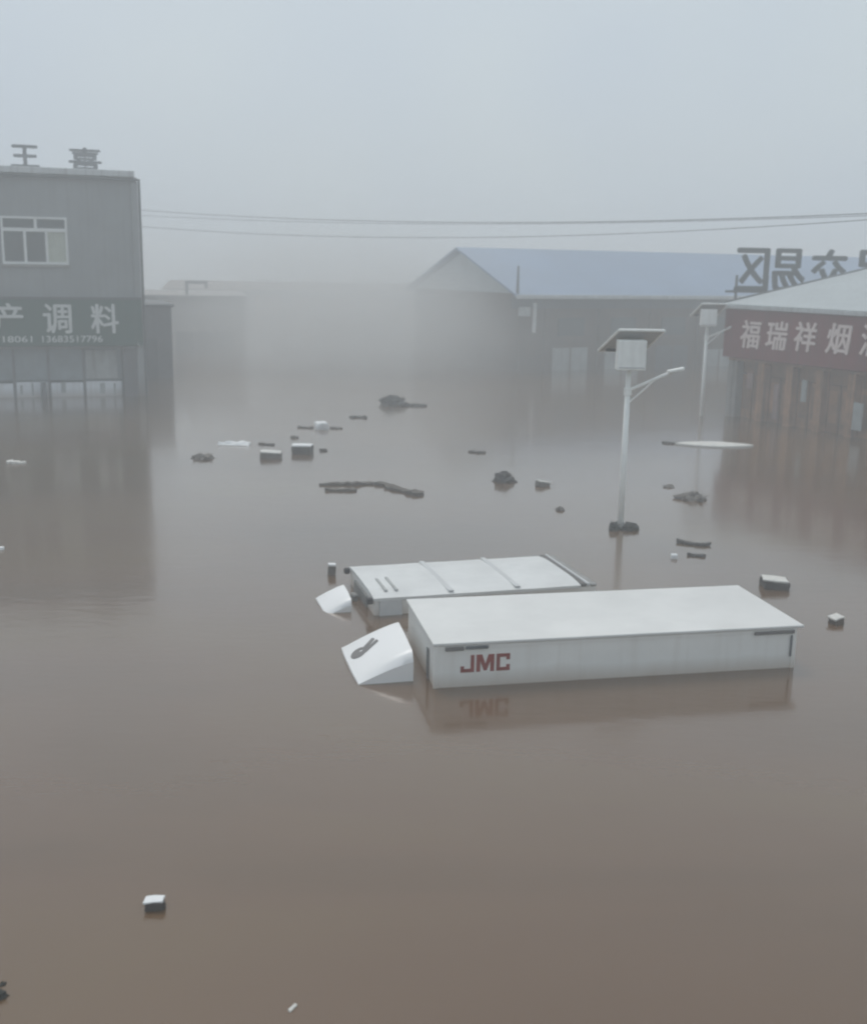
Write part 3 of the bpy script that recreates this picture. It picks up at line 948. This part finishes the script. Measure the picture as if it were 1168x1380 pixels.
# far-left cluster in the mist
sheet('plastic_sheet', 'crumpled white plastic sheet floating in the misty street', 'sheet', -6.3, 34.6, 1.0, .8, .16, 'deb_white', R(185), 3)
mound('weed_clump', 'blurred dark low clump floating left of the white plastic sheet', 'clump', -6.75, 31.9, .62, .5, .16, 'deb_mid', 5)
plank('board', 'thin dark board just right of the white plastic sheet', 'board', [(-5.55, 34.7), (-5.3, 34.6), (-5.02, 34.55)], .2, .05, 'deb_dark', 1)
chunk('foam_block', 'brownish block with a pale top floating between the white sheet and the dark crate', 'block', -4.8, 32.3, .62, .42, .2, 'deb_mid', .1, (0, 3), .2, .22, 2, 'deb_pale')
chunk('crate', 'dark box-shaped crate with a white top floating in the misty street', 'crate', -3.98, 33.2, .6, .45, .26, 'deb_dark', -.05, (0, 0), .15, .10, 4, 'deb_white')
mound('scrap', 'small dark scrap just right of the dark crate with white top', 'scrap', -3.4, 33.6, .22, .2, .1, 'deb_dark', 8, 4)
mound('scrap', 'tiny faint scrap above the dark crate with white top', 'scrap', -4.6, 36.1, .2, .2, .1, 'deb_mid', 9, 3)
chunk('foam_block', 'small rounded white foam lump in the middle of the misty street', 'foam', -3.95, 38.3, .42, .4, .3, 'deb_white', .4, (4, 0), .2, .16, 6)
plank('board', 'faint dark sliver left of the white foam lump', 'board', [(-4.75, 38.5), (-4.5, 38.4), (-4.22, 38.4)], .22, .06, 'deb_mid', 2)
plank('board', 'faint dark sliver right of the white foam lump', 'board', [(-3.65, 38.5), (-3.45, 38.4), (-3.22, 38.4)], .22, .06, 'deb_mid', 3)
plank('board', 'dark sliver farther up the misty street, beyond the white foam lump', 'board', [(-3.2, 41.4), (-2.9, 41.3), (-2.55, 41.35)], .3, .08, 'deb_dark', 4)
mound('debris_heap', 'dark heap with a trailing right end, farthest up the misty street', 'heap', -1.72, 45.4, 1.05, .8, .42, 'deb_dark', 31, 22)
plank('board', 'dark thin trail lying right of the farthest debris heap', 'board', [(-1.2, 45.3), (-.8, 45.2), (-.35, 45.1)], .35, .1, 'deb_dark', 6)
# long dark driftwood in mid street
plank('driftwood', 'long dark driftwood strip, left one of the floating group', 'driftwood', [(-2.95, 28.2), (-2.5, 28.35), (-2.0, 28.35), (-1.55, 28.5), (-1.2, 28.3)], .26, .09, 'wood', 7, 'driftwood in the middle of the street')
plank('driftwood', 'short dark strip floating in front of the long driftwood', 'driftwood', [(-2.75, 27.55), (-2.35, 27.5), (-1.95, 27.6)], .2, .07, 'wood', 8, 'driftwood in the middle of the street')
plank('driftwood', 'dark slanting driftwood strip, right end of the floating group', 'driftwood', [(-1.25, 28.25), (-.95, 27.75), (-.65, 27.45), (-.3, 27.1)], .34, .1, 'wood', 9, 'driftwood in the middle of the street')
mound('debris_heap', 'dark peaked lump floating before the blue-roofed hall', 'lump', 1.88, 29.2, .56, .5, .27, 'deb_dark', 33, 14)
chunk('foam_block', 'small grey scrap with a white upper edge right of the peaked lump', 'block', 2.84, 28.7, .36, .25, .13, 'deb_mid', .5, (0, 12), .2, .15, 7, 'deb_pale')
mound('scrap', 'faint small scrap between the peaked lump and the nearer lamp', 'scrap', 2.98, 25.7, .2, .2, .1, 'deb_mid', 14, 3)
plank('board', 'faint dark sliver near the reflection edge of the blue-roofed hall', 'board', [(1.05, 33.9), (1.3, 33.8), (1.55, 33.75)], .25, .06, 'deb_dark', 10)
mound('weed_clump', 'dark weed clump caught round the base of the nearer street lamp', 'clump', 4.3, 23.85, .42, .3, .17, 'weed', 20, 16)
mound('weed_clump', 'small dark weed tuft just left of the nearer lamp pole', 'clump', 3.96, 23.75, .2, .2, .2, 'weed', 21, 10)
# right side
plank('board', 'dark sliver just left of the pale pointed panel', 'board', [(7.5, 36.4), (7.8, 36.3), (8.1, 36.3)], .25, .06, 'deb_dark', 11)
def lens_panel():
    bm = bmesh.new()
    N_ = 28
    c0 = bm.verts.new((0.1, 0, .10))
    ringv = []
    for i in range(N_):
        a_ = 2 * math.pi * i / N_
        ringv.append((math.copysign(abs(math.cos(a_)) ** 1.15, math.cos(a_)) * 1.27, math.copysign(abs(math.sin(a_)) ** 1.5, math.sin(a_)) * .52))
    mid_ = [bm.verts.new((x * .6 + .04, y * .6, .085)) for x, y in ringv]
    rim = [bm.verts.new((x, y, .05)) for x, y in ringv]
    low = [bm.verts.new((x, y, .0)) for x, y in ringv]
    for i in range(N_):
        j = (i + 1) % N_
        bm.faces.new((c0, mid_[i], mid_[j]))
        bm.faces.new((mid_[i], rim[i], rim[j], mid_[j]))
        bm.faces.new((rim[i], low[i], low[j], rim[j]))
    mb = MB(); mb.bm.free(); mb.bm = bm
    o = mb.build('floating_panel', 'deb_pale', None, (9.15, 37.0 - .9, 0), (0, 0, R(-3)))
    return tag(o, 'flat pale pointed panel lying on the water left of the red sign shop', 'panel')
lens_panel()
mound('debris_heap', 'dark lump floating in front of the pale pointed panel', 'lump', 6.45, 27.3, .7, .6, .2, 'deb_mid', 23, 8)
mound('scrap', 'faint scrap left of the lump in front of the pale pointed panel', 'scrap', 6.2, 28.8, .3, .25, .07, 'deb_mid', 24, 3)
plank('board', 'dark bent board with upturned ends right of the nearer lamp', 'board', [(5.12, 22.75, .05), (5.3, 22.6), (5.55, 22.45), (5.78, 22.5, .05)], .13, .05, 'deb_dark', 12)
plank('board', 'short dark board below the bent board right of the nearer lamp', 'board', [(5.1, 21.65), (5.28, 21.6), (5.45, 21.55)], .12, .05, 'deb_dark', 13)
chunk('foam_block', 'tiny white foam ball left of the short dark board', 'foam', 4.79, 21.4, .13, .13, .11, 'deb_white', 0, (0, 0), .2, .1, 9)
chunk('crate', 'dark flat box with a pale top floating off the front truck roof corner', 'crate', 6.2, 19.45, .46, .36, .17, 'deb_dark', -.12, (0, 4), .15, .16, 10, 'deb_pale')
chunk('foam_block', 'small brown scrap with a pale top near the right picture edge', 'block', 6.6, 17.4, .22, .18, .13, 'deb_brown', .5, (8, -8), .2, .15, 11, 'deb_pale')
# left and foreground
plank('board', 'pale sliver floating in the reflection under the green sign', 'board', [(-11.95, 30.7), (-11.7, 30.6), (-11.4, 30.6)], .26, .07, 'deb_pale', 14)
chunk('foam_block', 'white speck floating at the left edge in the dark reflection', 'foam', -8.5, 21.15, .16, .12, .07, 'deb_white', .3, (0, 0), .2, .1, 13)
chunk('foam_block', 'white slab over a dark base, floating alone in the brown foreground', 'block', -2.4, 8.86, .18, .115, .085, 'deb_dark', .07, (0, -3), .1, .2, 14, 'deb_white')
chunk('foam_scrap', 'small pale curled scrap at the bottom of the foreground', 'scrap', -1.02, 7.52, .028, .10, .018, 'deb_pale', -.5, (0, 10), .2, .2, 15)
mound('weed_clump', 'dark weed clump at the lower left corner of the foreground', 'clump', -3.3, 7.6, .12, .1, .05, 'weed', 26, 8)
mound('scrap', 'tiny dark scrap just above the lower left weed clump', 'scrap', -3.33, 7.75, .05, .05, .02, 'weed', 27, 2)
chunk('tub', 'small grey tub with a pale lid behind the second truck cab', 'tub', -1.86, 19.8, .14, .13, .2, 'deb_mid', .2, (0, 4), .15, .03, 16, 'deb_white')
